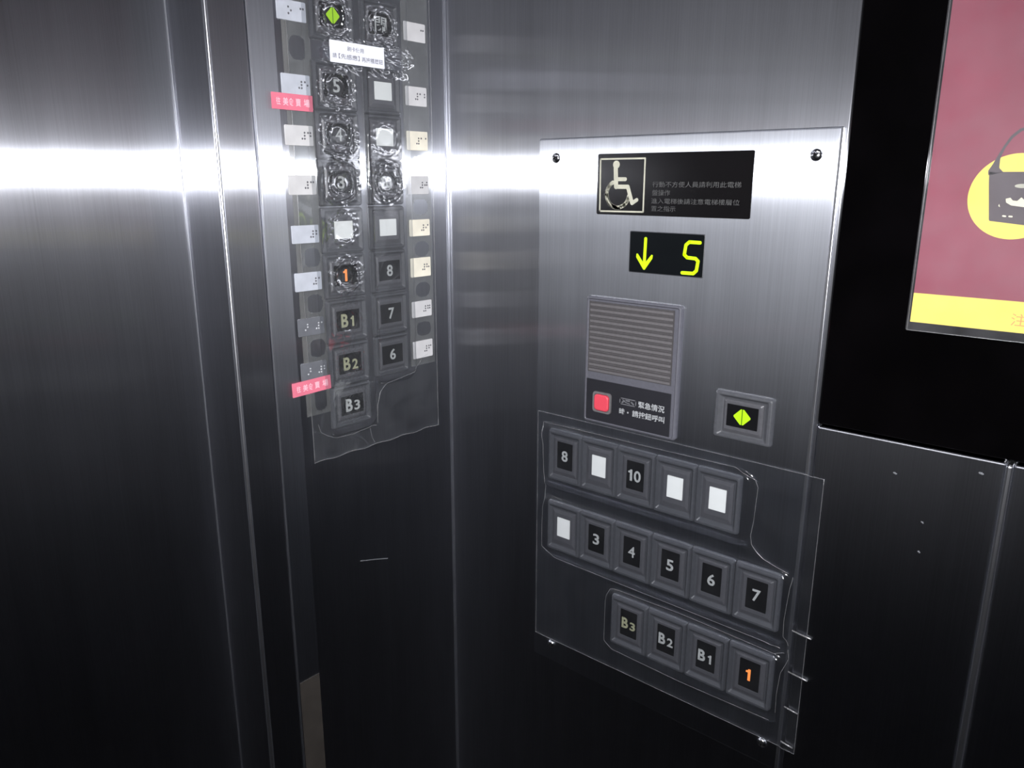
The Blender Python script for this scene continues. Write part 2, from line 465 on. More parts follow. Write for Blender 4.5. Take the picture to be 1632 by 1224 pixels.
# ------------------------------------------------------------------ floor display
dx, dy = cr('R', .2621, 1.28985, D0)
disp = thing('floor_display', 'small black floor display lit with a yellow-green down arrow and a 5', 'display', 'R', dx, dy, D0)
child('lens', loft(bmesh.new(), [(rrect(.0712, .0348, .001), -.001), (rrect(.0712, .0348, .001), .0003), (rrect(.0704, .0340, .001), .0006)]), LEDBLACK, disp)
child('surround', loft(bmesh.new(), [(rrect(.0726, .0362, .0014), 0), (rrect(.0726, .0362, .0014), .0004), (rrect(.0714, .0350, .001), .0006), (rrect(.0712, .0348, .001), .0)], False), PLASTIC, disp)
def Dq(p): return (p[0] - .2621, p[1] - 1.28985)
bm = bmesh.new()
stroke(bm, [Dq((.2422, 1.3018)), Dq((.2418, 1.2790))], .0028, .0006, .00085)
hd = [Dq(p) for p in ((.2336, 1.2884), (.2348, 1.2886), (.2404, 1.2815), (.2430, 1.2815), (.2487, 1.2884), (.2500, 1.2880), (.2496, 1.2850), (.2425, 1.2750), (.2412, 1.2750), (.2334, 1.2855))]
slab(hd, .0006, .0009, bm)
child('down_arrow', bm, GLOW_LED, disp)
bm = bmesh.new()
stroke(bm, [Dq(p) for p in ((.2940, 1.3009), (.2842, 1.3010), (.2812, 1.2984), (.2802, 1.2903), (.2830, 1.2881), (.2908, 1.2877), (.2932, 1.2856), (.2922, 1.2778), (.2895, 1.2752), (.2791, 1.2751))], .0029, .0006, .00085, 8)
child('digit', bm, GLOW_LED, disp)

# ------------------------------------------------------------------ intercom
ix, iy = cr('R', .2318, 1.1857, .004)
ic = thing('intercom', 'grey emergency intercom with a slatted speaker grille above a red call button', 'intercom', 'R', ix, iy, D0)
IW, IH = .0992, .1212
bm = bmesh.new()
loft(bm, [(rrect(IW, IH, .003), 0), (rrect(IW, IH, .003), .003), (rrect(IW - .0016, IH - .0016, .0026), .0042), (rrect(IW - .0040, IH - .0040, .002), .0046),
          (rrect(IW - .0062, IH - .0062, .0016), .0034)])
child('bezel', bm, BEZEL, ic)
def I(p, dd=.0045):
    q = cr('R', p[0], p[1], dd); return (q[0] - ix, q[1] - iy)
gx0, gy0 = I((.1848, 1.1745)); gx1, gy1 = I((.2745, 1.2420))
child('grille_base', B(gx0, gx1, gy0, gy1, .0030, .0037), GRILLE_D, ic)
bm = bmesh.new()
n = 13
for k in range(n):
    y = gy0 + (gy1 - gy0) * (k + .5) / n
    P = []
    x0, x1 = gx0 + .0012, gx1 - .0012
    h = (gy1 - gy0) / n
    for (yy, zz) in ((y - h * .46, .0036), (y + h * .10, .0040), (y + h * .42, .0056), (y + h * .48, .0036)):
        P.append((yy, zz))
    v0 = [bm.verts.new((x0, a, b)) for a, b in P]; v1 = [bm.verts.new((x1, a, b)) for a, b in P]
    for i in range(4):
        bm.faces.new((v0[i], v0[(i + 1) % 4], v1[(i + 1) % 4], v1[i]))
    bm.faces.new(v0); bm.faces.new(list(reversed(v1)))
child('speaker_grille', bm, GRILLE, ic)
bx0, by0 = I((.1842, 1.1272)); bx1, by1 = I((.2756, 1.1675))
child('black_plate', B(bx0, bx1, by0, by1, .0034, .0042, bev=.0003), ICBLACK, ic)
cx_, cy_ = I((.2030, 1.1462))
cb = child('call_button_rim', loft(bmesh.new(), [(rrect(.0208, .0204, .003, 4, cx_, cy_), .004), (rrect(.0204, .0200, .003, 4, cx_, cy_), .0056), (rrect(.0172, .0168, .003, 4, cx_, cy_), .0056), (rrect(.0168, .0164, .003, 4, cx_, cy_), .0046)]), GRILLE, ic)
rb = child('call_button', loft(bmesh.new(), [(rrect(.0160, .0156, .0034, 5, cx_, cy_), .0046), (rrect(.0158, .0154, .0034, 5, cx_, cy_), .0064), (rrect(.0140, .0136, .003, 5, cx_, cy_), .0070)]), REDBTN, ic)
rb['label'] = 'square red call button'
p0 = I((.2222, 1.1485)); p1 = I((.2404, 1.1551))
bm = bmesh.new()
mx, my = (p0[0] + p1[0]) / 2, (p0[1] + p1[1]) / 2
stroke(bm, rrect(p1[0] - p0[0] - .001, p1[1] - p0[1] - .001, .0006, 2, mx, my), .0009, .0042, .0044, 4, True)
stroke(bm, [(mx - .006, my - .0012), (mx - .003, my + .0012), (mx + .003, my + .0012), (mx + .006, my - .0012)], .0015, .0042, .00435, 5)
stroke(bm, [(mx - .0055, my + .0015), (mx - .003, my - .0006), (mx + .002, my - .0014)], .0009, .0042, .0044, 4)
child('telephone_icon', bm, ICICON, ic)
for body, x0, x1, yb, yt in (('緊急情況', .2426, .2698, 1.1487, 1.1550), ('時', .2224, .2282, 1.1388, 1.1448), ('請按鈕呼叫', .2366, .2702, 1.1390, 1.1452)):
    a = I((x0, yb)); b = I((x1, yt))
    child('writing', text_mesh(body, (a[0] + b[0]) / 2, (a[1] + b[1]) / 2, b[0] - a[0], b[1] - a[1], .0042, .0003, .012), ICTEXT, ic)
a = I((.2318, 1.1418))
child('writing', slab(rrect(.0016, .0016, .0007, 3, a[0], a[1]), .0042, .0045), ICTEXT, ic)

# ------------------------------------------------------------------ buttons
def rect_ring(W, H, prof, cap):
    bm = bmesh.new()
    loft(bm, [(rrect(W - 2 * i, H - 2 * i, max(.0004, .0016 - i * .15), 3), z) for i, z in prof], cap)
    return bm

def button(wall, u, v, base, W, H, cw, ch, win, glyph, label, group, gm=None, gsz=(0, .0100), dwin=(0, 0), name='lift_button'):
    """frame > raised cap with a window > numeral; u,v is the centre of the face as seen on the wall"""
    u, v = cr(wall, u, v, base + .0035)
    t = thing(name, label, 'button', wall, u, v, base, group)
    # frame: outer slope, flat rim, slope down into the well
    iw = (W - cw) / 2; ih = (H - ch) / 2
    bm = bmesh.new()
    o1, o2 = .0012, .0022
    loops = [(rrect(W, H, .0022, 3), 0), (rrect(W - .0006, H - .0006, .0022, 3), .0022), (rrect(W - 2 * o1, H - 2 * o1, .0018, 3), .0038), (rrect(W - 2 * o2, H - 2 * o2, .0015, 3), .0042),
             (rrect(W - iw * .95, H - ih * .95, .0015, 3), .0042), (rrect(cw + .0030, ch + .0030, .0012, 3), .0020), (rrect(cw + .0008, ch + .0008, .001, 3), .0016)]
    loft(bm, loops, True, True)
    child('frame', bm, PLASTIC, t)
    bm = bmesh.new()
    ww, wh = win
    wx, wy = dwin
    cap = [(rrect(cw, ch, .001, 3), .0015), (rrect(cw - .0004, ch - .0004, .001, 3), .0026),
           (rrect(ww + (cw - ww) * .52, wh + (ch - wh) * .52, .001, 3, wx * .6, wy * .6), .0038), (rrect(ww + .0008, wh + .0008, .0006, 3, wx, wy), .0038), (rrect(ww + .0002, wh + .0002, .0005, 3, wx, wy), .0034)]
    loft(bm, cap, True, True)
    c = child('cap', bm, PLASTIC_CAP, t)
    blank = glyph is None
    child('blank_insert' if blank else 'window', slab(rrect(ww, wh, .0005, 3, wx, wy), .0030, .0037 if not blank else .0040), WHITE if blank else WINDOW, c)
    Z = .0037
    if glyph == 'open':
        bm = bmesh.new()
        s = 1.0 if wall == 'R' else .95
        for sg in (-1, 1):
            P = [(wx + sg * .0005, wy + .0067 * s), (wx + sg * .0014, wy + .0066 * s), (wx + sg * .0073 * s, wy + .0006), (wx + sg * .0073 * s, wy - .0006), (wx + sg * .0014, wy - .0066 * s), (wx + sg * .0005, wy - .0067 * s)]
            if sg < 0: P.reverse()
            slab(P, Z, Z + .0003, bm)
        child('open_symbol', bm, gm or GLOW_G, c)
        child('symbol_bar', B(wx - .0007, wx + .0007, wy - .0066, wy + .0066, Z, Z + .0002), GLOW_G3, c)
    elif glyph == '閉':
        child('numeral', text_mesh('閉', wx, wy, .0140, .0130, Z, .0003, .012), gm or GLYPH, c)
    elif glyph:
        if glyph[0] == 'B':
            k = .92 if wall == 'R' else 1.04
            child('letter', text_mesh('B', wx - .0042 * k, wy, .0078 * k, .0124 * k, Z, .0004, .028), gm or GLYPH, c)
            child('numeral', one_mesh(wx + .0052 * k, wy - .0014 * k, .0096 * k, Z) if glyph[1] == '1' else text_mesh(glyph[1], wx + .0052 * k, wy - .0014 * k, .0066 * k, .0096 * k, Z, .0004, .022), gm or GLYPH, c)
        else:
            w = .0068
            if glyph in ('1', '10'):
                child('numeral', one_mesh(wx - (.0042 if glyph == '10' else 0), wy, gsz[1], Z), gm or GLYPH, c)
            if glyph == '10': glyph = '0'; wx += .0026
            if glyph != '1': child('numeral', text_mesh(glyph, wx + (.0 if len(glyph) == 1 else 0), wy, w * gsz[1] / .0104, gsz[1], Z, .0004, .008 if glyph == '4' else .018), gm or GLYPH, c)
    return t

# three rows on the low panel (portrait modules)
cols = [.1587, .1998, .2413, .2832, .3251, .3675]
ZR = (1.0792, 1.0010, .9222)
G = 'buttons in the three rows of the low panel'
def rbtn(c, r, glyph, label, gm=None, dg=(0, 0)):
    W = .0417
    return button('R', cols[c] + dg[0], ZR[r], D0, W, .0540, .0290, .0392, (.0158, .0208) if glyph is None else (.0186, .0280), glyph, label, G, gm, (0, .0112), (.0008, .0014) if glyph is None else (.0005, .0018))
rbtn(0, 0, '8', 'black button marked 8 at the left end of the top row on the low panel')
rbtn(1, 0, None, 'blank white button between the 8 and the 10 on the low panel')
rbtn(2, 0, '10', 'black button marked 10 in the top row of the low panel')
rbtn(3, 0, None, 'blank white button just right of the 10 on the low panel')
rbtn(4, 0, None, 'blank white button at the right end of the top row on the low panel')
rbtn(0, 1, None, 'blank white button left of the 3 in the middle row of the low panel')
rbtn(1, 1, '3', 'black button marked 3, just right of the blank button in the middle row')
rbtn(2, 1, '4', 'black button marked 4, third from the left in the middle row')
rbtn(3, 1, '5', 'black button marked 5, third from the right in the middle row')
rbtn(4, 1, '6', 'black button marked 6, second from the right in the middle row')
rbtn(5, 1, '7', 'black button marked 7 at the right end of the middle row')
rbtn(2, 2, 'B3', 'black button with dull yellowish B3 at the left end of the bottom row', GLYPH_Y)
rbtn(3, 2, 'B2', 'black button marked B2 in the bottom row of the low panel')
rbtn(4, 2, 'B1', 'black button marked B1 beside the orange-lit 1 on the low panel')
rbtn(5, 2, '1', 'button with an orange-lit 1 at the right end of the bottom row', GLOW_O)
button('R', .3424, 1.1582, D0, .0515, .0415, .0350, .0285, (.0272, .0190), 'open', 'single door-open button with a green lit diamond, beside the intercom', None, dwin=(-.0002, .0010), name='door_button')

# two columns on the operating panel (landscape modules)
XA, XB = -.1391, -.0850
ROW = [1.4316, 1.3900, 1.3482, 1.3053, 1.2630, 1.2200, 1.1776, 1.1358]
GA = 'buttons in the two tall columns'
def lbtn(col, v, glyph, label, gm=None):
    X = XA if col == 0 else XB
    W = .0480 if col == 0 else .0445
    return button('L', X, v, 0, W, .0418, .0345 if col == 0 else .0320, .0300, (.0208, .0160) if glyph is None else (.0268, .0190), glyph, label, GA, gm, (0, .0112), (0, .0004))
lbtn(0, 1.4895, 'open', 'door-open button with a green lit diamond at the top of the left column', GLOW_G2)
lbtn(1, 1.4895, '閉', 'door-close button with a silver character at the top of the right column')
for v, g, lb in zip(ROW, ('5', '4', '3', None, '1', 'B1', 'B2', 'B3'),
        ('black button marked 5 under crinkled film, just below the white paper strip', 'black button marked 4 under crinkled film, in the left tall column, directly above the 3',
         'black button marked 3 under crinkled film, directly above the left column blank button', 'blank white button between the 3 and the lit 1 in the left tall column',
         'button with an orange-lit 1 in the left tall column', 'black button marked B1 in the left tall column',
         'black button marked B2 in the left tall column', 'black button marked B3 at the foot of the left tall column')):
    lbtn(0, v, g, lb, GLOW_O if g == '1' else GLYPH_Y if g in ('B1', 'B2') else None)
for v, g, lb in zip(ROW, (None, None, '10', None, '8', '7', '6'),
        ('blank white button beside the 5, at the top of the numbered right tall column', 'blank white button directly above the 10 in the right tall column',
         'black button marked 10 between two blank buttons in the right tall column', 'blank white button directly below the 10 in the right tall column',
         'black button marked 8 in the right tall column, level with the orange-lit 1', 'black button marked 7 in the right tall column, second from its foot',
         'black button marked 6 at the foot of the right tall column')):
    lbtn(1, v, g, lb)

# ------------------------------------------------------------------ braille plates
def braille_cells(s):
    tab = {'#': (3, 4, 5, 6), '1': (1,), '2': (1, 2), '3': (1, 4), '4': (1, 4, 5), '5': (1, 5), '6': (1, 2, 4), '7': (1, 2, 4, 5), '8': (1, 2, 5), '9': (2, 4), '0': (2, 4, 5), 'o': (1, 3, 5), 'c': (1, 4), 'k': (1, 2, 6), 'B': (3, 4, 5), ' ': ()}
    P = []
    for i, ch in enumerate(s):
        for dt in tab[ch]:
            P.append((i * .0060 + (.0025 if dt > 3 else 0), -((dt - 1) % 3) * .0025))
    return P
def plate(u0, u1, v0, v1, cells, label, m, dm, right=True, tilt=0):
    d_ = .0012
    a = cr('L', u0, v0, d_); b = cr('L', u1, v1, d_)
    w, h = b[0] - a[0], b[1] - a[1]
    t = thing('braille_label', label, 'label', 'L', (a[0] + b[0]) / 2, (a[1] + b[1]) / 2, 0.0007, 'braille plates beside the tall columns')
    if tilt:
        t.matrix_world = t.matrix_world @ Matrix.Rotation(math.radians(tilt), 4, 'Z')
    child('plate', loft(bmesh.new(), [(rrect(w, h, .001), 0), (rrect(w, h, .001), .0007), (rrect(w - .0005, h - .0005, .0009), .0010)], True, True), m, t)
    P = braille_cells(cells)
    bm = bmesh.new()
    W = max(p[0] for p in P)
    ox_ = w / 2 - .0030 - W if right else -W / 2
    for x, y in P:
        lo = []
        for k in range(4):
            aa = math.radians(90 * k / 3); r = .0009 * math.cos(aa) if k < 3 else .0001
            lo.append(([(x + ox_ + r * math.cos(math.tau * j / 10), y + .0025 + r * math.sin(math.tau * j / 10)) for j in range(10)], .0010 + .0006 * math.sin(aa)))
        loft(bm, lo)
    child('braille_dots', bm, dm, t, True)
    return t
LP = [(1.4796, 1.4955, 'o c', 'pale braille plate beside the door-open button at the top left', LABEL_S, DOTDARK),
      (1.4213, 1.4378, '#5', 'silver braille plate left of the 5, partly over a coral sticker', LABEL_S, DOTDARK),
      (1.3795, 1.3964, '#4', 'glare-whitened silver braille plate left of the 4 button, just above the glare band', LABEL_W, DOTDARK),  # silver plate, flash glare put into its colour as white
      (1.3379, 1.3547, '#3', 'glare-whitened silver braille plate left of the 3 button, just below the glare band', LABEL_W, DOTDARK),  # likewise silver, coloured white for the glare beside it
      (1.2956, 1.3115, '#2', 'silver braille plate left of the blank white button', LABEL_S, DOTDARK),
      (1.2529, 1.2696, '#1', 'silver braille plate left of the orange-lit 1', LABEL_S, DOTDARK),
      (1.2117, 1.2280, 'B #1', 'dark grey braille plate left of the B1 button', LABEL_D, DOTLIT),
      (1.1700, 1.1862, 'B #2', 'dark grey braille plate left of the B2 button, over a coral sticker', LABEL_D, DOTLIT)]
for v0, v1, c, lb, m, dm in LP:
    plate(-.1958, -.1670, v0, v1, c, lb, m, dm)
RP = [(1.4805, 1.4975, 'c', 'white braille plate right of the door-close button', LABEL_W, DOTDARK),
      (1.4215, 1.4395, '#12', 'white braille plate right of the topmost blank button', LABEL_W, DOTDARK),
      (1.3795, 1.3978, '#11', 'cream braille plate right of the blank button above the 10', LABEL_Y, DOTDARK),
      (1.3370, 1.3550, '#0', 'white braille plate right of the 10 button', LABEL_W, DOTDARK),
      (1.2952, 1.3119, '#9', 'yellowed braille plate right of the blank button below the 10', LABEL_Y, DOTDARK),
      (1.2535, 1.2732, '#8', 'yellowed braille plate right of the 8 button', LABEL_Y, DOTDARK),
      (1.2112, 1.2282, '#7', 'plain braille plate right of the 7 button', LABEL_W, DOTDARK),
      (1.1672, 1.1859, '#6', 'lowest braille plate, right of the 6 button', LABEL_W, DOTDARK)]
for v0, v1, c, lb, m, dm in RP:
    plate(-.0566, -.0288, v0, v1, c, lb, m, dm)

# milky adhesive left around the braille plates, with clear spots between them
def adhesive(u0, u1, v0, v1, holes, label):
    st_ = .0012
    nu, nv = int((u1 - u0) / st_), int((v1 - v0) / st_)
    bm = bmesh.new()
    V = {}
    def vert(i, j):
        if (i, j) not in V: V[i, j] = bm.verts.new((u0 + (u1 - u0) * i / nu, v0 + (v1 - v0) * j / nv, 0))
        return V[i, j]
    for i in range(nu):
        for j in range(nv):
            x, y = u0 + (u1 - u0) * (i + .5) / nu, v0 + (v1 - v0) * (j + .5) / nv
            if any(((x - hx) / rx) ** 2 + ((y - hy) / ry) ** 4 < 1 for hx, hy, rx, ry in holes): continue
            bm.faces.new((vert(i, j), vert(i + 1, j), vert(i + 1, j + 1), vert(i, j + 1)))
    o = solo('adhesive_backing', bm, TAPE, 'L', 0, 0, .0004)
    tag(o, label, 'tape', 'adhesive beside the tall columns')
    sm = o.modifiers.new('thick', 'SOLIDIFY'); sm.thickness = .0002; sm.offset = 1
gaps = [1.459, 1.4095, 1.3672, 1.3250, 1.2825, 1.2405, 1.1990]
adhesive(-.1925, -.1645, 1.135, 1.56, [(-.176, g, .0085, .0085) for g in gaps[4:]] + [(-.178, 1.459, .008, .010), (-.176, 1.150, .007, .012)], 'hazy adhesive strip behind the braille plates left of the columns')
adhesive(-.0605, -.0262, 1.160, 1.56, [(-.041, g - .0005, .0095, .0078) for g in gaps[2:]], 'hazy adhesive strip behind the braille plates right of the columns')

# ------------------------------------------------------------------ stickers on the operating panel
def sticker(name, u0, u1, v0, v1, m, label, cat, lines, tm, tilt=0, w=.006, group=None):
    a = cr('L', u0, v0, w); b = cr('L', u1, v1, w)
    W, H = b[0] - a[0], b[1] - a[1]
    t = thing(name, label, cat, 'L', (a[0] + b[0]) / 2, (a[1] + b[1]) / 2, w, group)
    if tilt: t.matrix_world = t.matrix_world @ Matrix.Rotation(math.radians(tilt), 4, 'Z')
    child('sheet', slab(rrect(W, H, .0006, 2), -.0002, .0001), m, t)
    for body, x, y, ww, hh in lines:
        child('writing', text_mesh(body, x * W, y * H, ww * W, hh * H, .0001, .00008, .008), tm, t)
    return t
sticker('coral_sticker', -.2065, -.1653, 1.4084, 1.4217, PINK, 'coral sticker with pale writing below the braille plate of the 5', 'sticker',
        [('往', -.34, 0, .10, .45), ('美食', -.10, 0, .26, .48), ('賣', .14, 0, .13, .48), ('場', .35, 0, .15, .48)], PINKTXT, -.5, .0028, 'coral stickers on the operating panel')
sticker('coral_sticker', -.2063, -.1634, 1.1570, 1.1704, PINK, 'coral sticker with pale writing below the braille plate of the B2', 'sticker',
        [('往', -.34, 0, .10, .45), ('美食', -.10, 0, .26, .48), ('賣', .14, 0, .13, .48), ('場', .35, 0, .15, .48)], PINKTXT, 1.5, .0028, 'coral stickers on the operating panel')
sticker('paper_note', -.1440, -.0820, 1.4518, 1.4701, PAPER, 'white paper strip with two lines of grey writing above the button columns', 'note',
        [('刷卡使用', -.04, .20, .30, .22), ('請', -.42, -.18, .07, .22), ('【先感應】', -.16, -.18, .38, .24), ('再按樓層鈕', .27, -.20, .40, .24)], INK, 0, .0078)

# ------------------------------------------------------------------ clear covers over the buttons
def relief(nu, nv, u0, u1, v0, v1, f, keep=None):
    bm = bmesh.new()
    V = [[None] * (nv + 1) for _ in range(nu + 1)]
    for i in range(nu + 1):
        for j in range(nv + 1):
            x, y = u0 + (u1 - u0) * i / nu, v0 + (v1 - v0) * j / nv
            V[i][j] = bm.verts.new((x, y, f(x, y)))
    for i in range(nu):
        for j in range(nv):
            bm.faces.new((V[i][j], V[i + 1][j], V[i + 1][j + 1], V[i][j + 1]))
    return bm

def rbox(x, y, x0, x1, y0, y1, r):
    """signed distance to a rounded box"""
    qx = abs(x - (x0 + x1) / 2) - (x1 - x0) / 2 + r
    qy = abs(y - (y0 + y1) / 2) - (y1 - y0) / 2 + r
    return math.hypot(max(qx, 0), max(qy, 0)) + min(max(qx, qy), 0) - r

CRUMPLE = [(XA, 1.4895, 1.0), (XB, 1.4895, 1.0), (XA, ROW[0], 1.0), (XA, ROW[1], 1.0), (XA, ROW[2], 1.0), (XB, ROW[2], .9), (XA, ROW[4], .7), (XB, ROW[1], .15), (XB, ROW[4], .10), (XA, ROW[3], .18), (XA, ROW[5], .2), (XA, ROW[6], .25), (XA, ROW[7], .25)]
CRUMPLE = [(*cr('L', a, b, .005), c) for a, b, c in CRUMPLE]
cxa = cr('L', -.1660, 1, 0)[0]; cxb = cr('L', -.1120, 1, .004)[0]; cxc = cr('L', -.0590, 1, 0)[0]
def film_left(x, y):
    dA = rbox(x, y, -.1690, -.1135, 1.1105, 1.700, .012)
    dB = rbox(x, y, -.1090, -.0580, 1.1530, 1.700, .010)
    k = max(smoothstep(.0045, -.0005, dA), smoothstep(.0045, -.0005, dB))
    h = .0012 + .0050 * k
    # the gap between the columns sags
    h -= .0010 * math.exp(-((x + .1105) / .003) ** 2) * k
    # low wrinkles everywhere
    h += .00035 * noise.noise(Vector((x * 60, y * 35, 3.1)))
    for cx, cy, a in CRUMPLE:
        dd = math.hypot((x - cx), (y - cy) * 1.08)
        if dd < .026:
            fall = smoothstep(.025, .014, dd)
            press = smoothstep(.012, .008, dd)
            h -= .0012 * press * min(1, a * 1.6)
            n1 = 1 - abs(noise.noise(Vector((x * 115, y * 200, 7.7)))) * 2.2
            n2 = noise.noise(Vector((x * 260, y * 260, 1.3)))
            h += a * fall * (1 - press * .94) * (.0016 * max(0, n1) ** 2 + .0006 * n2)
            h += a * .00035 * math.sin(dd * 1700) * fall * (1 - press)
    # puckers round the paper note
    dn = rbox(x, y, -.158, -.046, 1.4440, 1.4730, .01)
    if dn < .004:
        n1 = 1 - abs(noise.noise(Vector((x * 90 + y * 60, y * 160, 17.7)))) * 2.4
        h += smoothstep(.004, -.006, dn) * .0014 * max(0, n1) ** 2
    return h
UL0, UL1, VL0, VL1 = -.1880, -.0235, 1.0880, 1.56
bm = relief(188, 420, UL0, UL1, VL0, VL1, film_left)
fl_t = thing('button_film', 'crinkled clear plastic film stretched over the two tall button columns', 'plastic cover', 'L', 0, 0)
child('sheet', bm, FILM_L, fl_t, True)
bm = bmesh.new()
def tube(bm, pts, r, n=5):
    prev = None
    for i, p in enumerate(pts):
        p = Vector(p)
        q = Vector(pts[min(i + 1, len(pts) - 1)]) - Vector(pts[max(i - 1, 0)])
        q.normalize()
        a = q.cross(Vector((0, 0, 1)))
        if a.length < 1e-4: a = Vector((1, 0, 0))
        a.normalize(); b = q.cross(a)
        ring = [bm.verts.new(p + r * (math.cos(math.tau * k / n) * a + math.sin(math.tau * k / n) * b)) for k in range(n)]
        if prev:
            for k in range(n): bm.faces.new((prev[k], prev[(k + 1) % n], ring[(k + 1) % n], ring[k]))
        prev = ring
    return bm
pts = [(UL0, VL1 - (VL1 - VL0) * k / 60) for k in range(60)] + [(UL0 + (UL1 - UL0) * k / 30, VL0 + .0008 * math.sin(k)) for k in range(31)] + [(UL1, VL0 + (VL1 - VL0) * k / 60) for k in range(1, 61)]
tube(bm, [(x, y, film_left(x, y)) for x, y in pts], .00035)
child('cut_edge', bm, EDGE, fl_t, True)
# fold lines at the foot of the film
bm = bmesh.new()
for P in ([(-.1814, 1.1255), (-.1790, 1.1170), (-.172, 1.1118), (-.163, 1.1075), (-.1538, 1.1065), (-.140, 1.1060), (-.128, 1.1085), (-.1198, 1.1108)],
          [(-.1198, 1.1108), (-.1190, 1.1040), (-.1175, 1.0960), (-.1137, 1.0900)],
          [(-.1180, 1.1090), (-.1110, 1.1080)],
          [(-.1095, 1.1100), (-.1085, 1.1280), (-.1040, 1.1420), (-.0960, 1.1490), (-.0800, 1.1530), (-.0600, 1.1560), (-.0500, 1.1620), (-.0440, 1.1690), (-.0300, 1.1720)]):
    Q = []
    for a, b in zip(P, P[1:]):
        for k in range(4): Q.append((a[0] + (b[0] - a[0]) * k / 4, a[1] + (b[1] - a[1]) * k / 4))
    Q.append(P[-1])
    tube(bm, [(x, y, film_left(x, y) + .0001) for x, y in Q], .00032)
child('fold', bm, EDGE, fl_t, True)

def film_right(x, y):
    d1 = rbox(x, y, .1345, .3570, 1.0470, 1.1120, .010)
    d2 = rbox(x, y, .1345, .3960, .9660, 1.0320, .010)
    d3 = rbox(x, y, .2180, .3975, .8890, .9545, .010)
    k = max(smoothstep(.0035, -.0005, q) for q in (d1, d2, d3))
    h = .0026 + .0040 * k
    h += .00025 * noise.noise(Vector((x * 40, y * 25, 9.1)))
    # past the plate's edge the cover bends back towards the wall
    h -= .0012 * smoothstep(.402, .406, x)
    h = max(h, .0040) if x > .404 else h
    return h
UR0, UR1, VR0, VR1 = .1262, .4150, .8690, 1.1235
bm = relief(300, 262, UR0, UR1, VR0, VR1, film_right)
fr_t = thing('button_cover', 'clear moulded plastic cover over the three low rows of buttons', 'plastic cover', 'R', 0, 0)
child('sheet', bm, FILM_R, fr_t, True)
bm = bmesh.new()
pts = [(UR0 + (UR1 - UR0) * k / 60, VR1) for k in range(61)] + [(UR1, VR1 - (VR1 - VR0) * k / 40) for k in range(1, 41)] + [(UR1 - (UR1 - UR0) * k / 60, VR0) for k in range(1, 61)] + [(UR0, VR0 + (VR1 - VR0) * k / 40) for k in range(1, 41)]
tube(bm, [(x, y, film_right(x, y)) for x, y in pts], .00024)
child('cut_edge', bm, EDGE, fr_t, True)
bm = bmesh.new()
for P in ([(.1300, 1.1115), (.1500, 1.1125), (.25, 1.1128), (.3392, 1.1138), (.350, 1.1105), (.3575, 1.1068), (.3605, 1.1007), (.3600, 1.090), (.3592, 1.070), (.3578, 1.056), (.3590, 1.0478), (.3640, 1.0425), (.3703, 1.0380), (.382, 1.0345), (.3930, 1.0320)],
          [(.1300, 1.1115), (.1308, 1.099), (.1330, 1.090), (.1345, 1.060), (.1360, 1.050), (.1340, 1.040), (.1330, 1.0), (.1330, .975)],
          [(.1330, .975), (.150, .9670), (.25, .9655), (.38, .9640), (.3920, .9610)],
          [(.2150, .8960), (.2145, .9200), (.2150, .9460), (.2180, .9535), (.2240, .9555), (.30, .9565), (.3880, .9540), (.3960, .9580)],
          [(.3970, 1.0300), (.3960, 1.0200), (.3945, .9900), (.3950, .9750), (.3990, .9660)],
          [(.3990, .9620), (.4005, .9540), (.3960, .9400), (.3945, .9180), (.3950, .9000)],
          [(.2150, .8960), (.2250, .8900), (.30, .8880), (.3900, .8900)]):
    Q = []
    for a, b in zip(P, P[1:]):
        for k in range(4): Q.append((a[0] + (b[0] - a[0]) * k / 4, a[1] + (b[1] - a[1]) * k / 4))
    Q.append(P[-1])
    tube(bm, [(*cr('R', x, y, .004), film_right(*cr('R', x, y, .004)) + .0001) for x, y in Q], .00026)
child('moulded_ridge', bm, EDGE, fr_t, True)
for v, l in ((.9849, .0135), (.9455, .0140), (.9110, .0090), (.8760, .0080)):
    bm = bmesh.new()
    tube(bm, [(.4030, v + .0006, .0050), (.4060 + l * .3, v, .0054), (.4060 + l * .8, v - .0008, .0050), (.4055 + l, v - .0016, .0044)], .0007)
    child('locking_tab', bm, EDGE, fr_t, True)

# ------------------------------------------------------------------ black glass panel, poster and its holder
gp = solo('glass_panel', B(.4052, -YB - .01, 1.1672, HCEIL - .02, -.0060, .0010, bev=.0008), BLACKGLASS, 'R', 0, 0)
tag(gp, 'large glossy black glass panel around the poster on the right wall', 'panel')
pw = .42
po = thing('poster', 'maroon poster with a yellow disc and a black handbag, on the black glass', 'poster', 'R', .4610, 1.2545, .0016)
child('sheet', slab(rrect(pw, .56, .0008, 2, pw / 2, .28), 0, .0003), MAROON, po)
child('yellow_band', slab(rrect(pw, .0204, .0003, 2, pw / 2, .0102), .0003, .0004), YELLOW, po)
child('yellow_disc', slab([(.0515 + .0268 * math.cos(math.tau * k / 64), .0866 + .0268 * math.sin(math.tau * k / 64)) for k in range(64)], .0003, .0004), YELLOW, po)
def Pq(p): return (p[0] - .4610, p[1] - 1.2545)
half = [(.4957, 1.3545), (.4952, 1.3572), (.4972, 1.3610), (.4992, 1.3660), (.5016, 1.3720), (.5050, 1.3785), (.5095, 1.3828), (.5160, 1.3845)]
inner = [(.5160, 1.3828), (.5105, 1.3812), (.5062, 1.3772), (.5030, 1.3715), (.5010, 1.3650), (.5012, 1.3590), (.5040, 1.3562)]
c0 = .5205
bm = bmesh.new()
body = [(.4960, 1.3565), (.4966, 1.3500), (.4998, 1.3265), (.5003, 1.3256), (.5205, 1.3235), (.5405, 1.3256), (.5412, 1.3265), (.5444, 1.3500), (.5450, 1.3565)]
slab([Pq(p) for p in reversed(body)], .0004, .00055, bm)
L_ = half; 
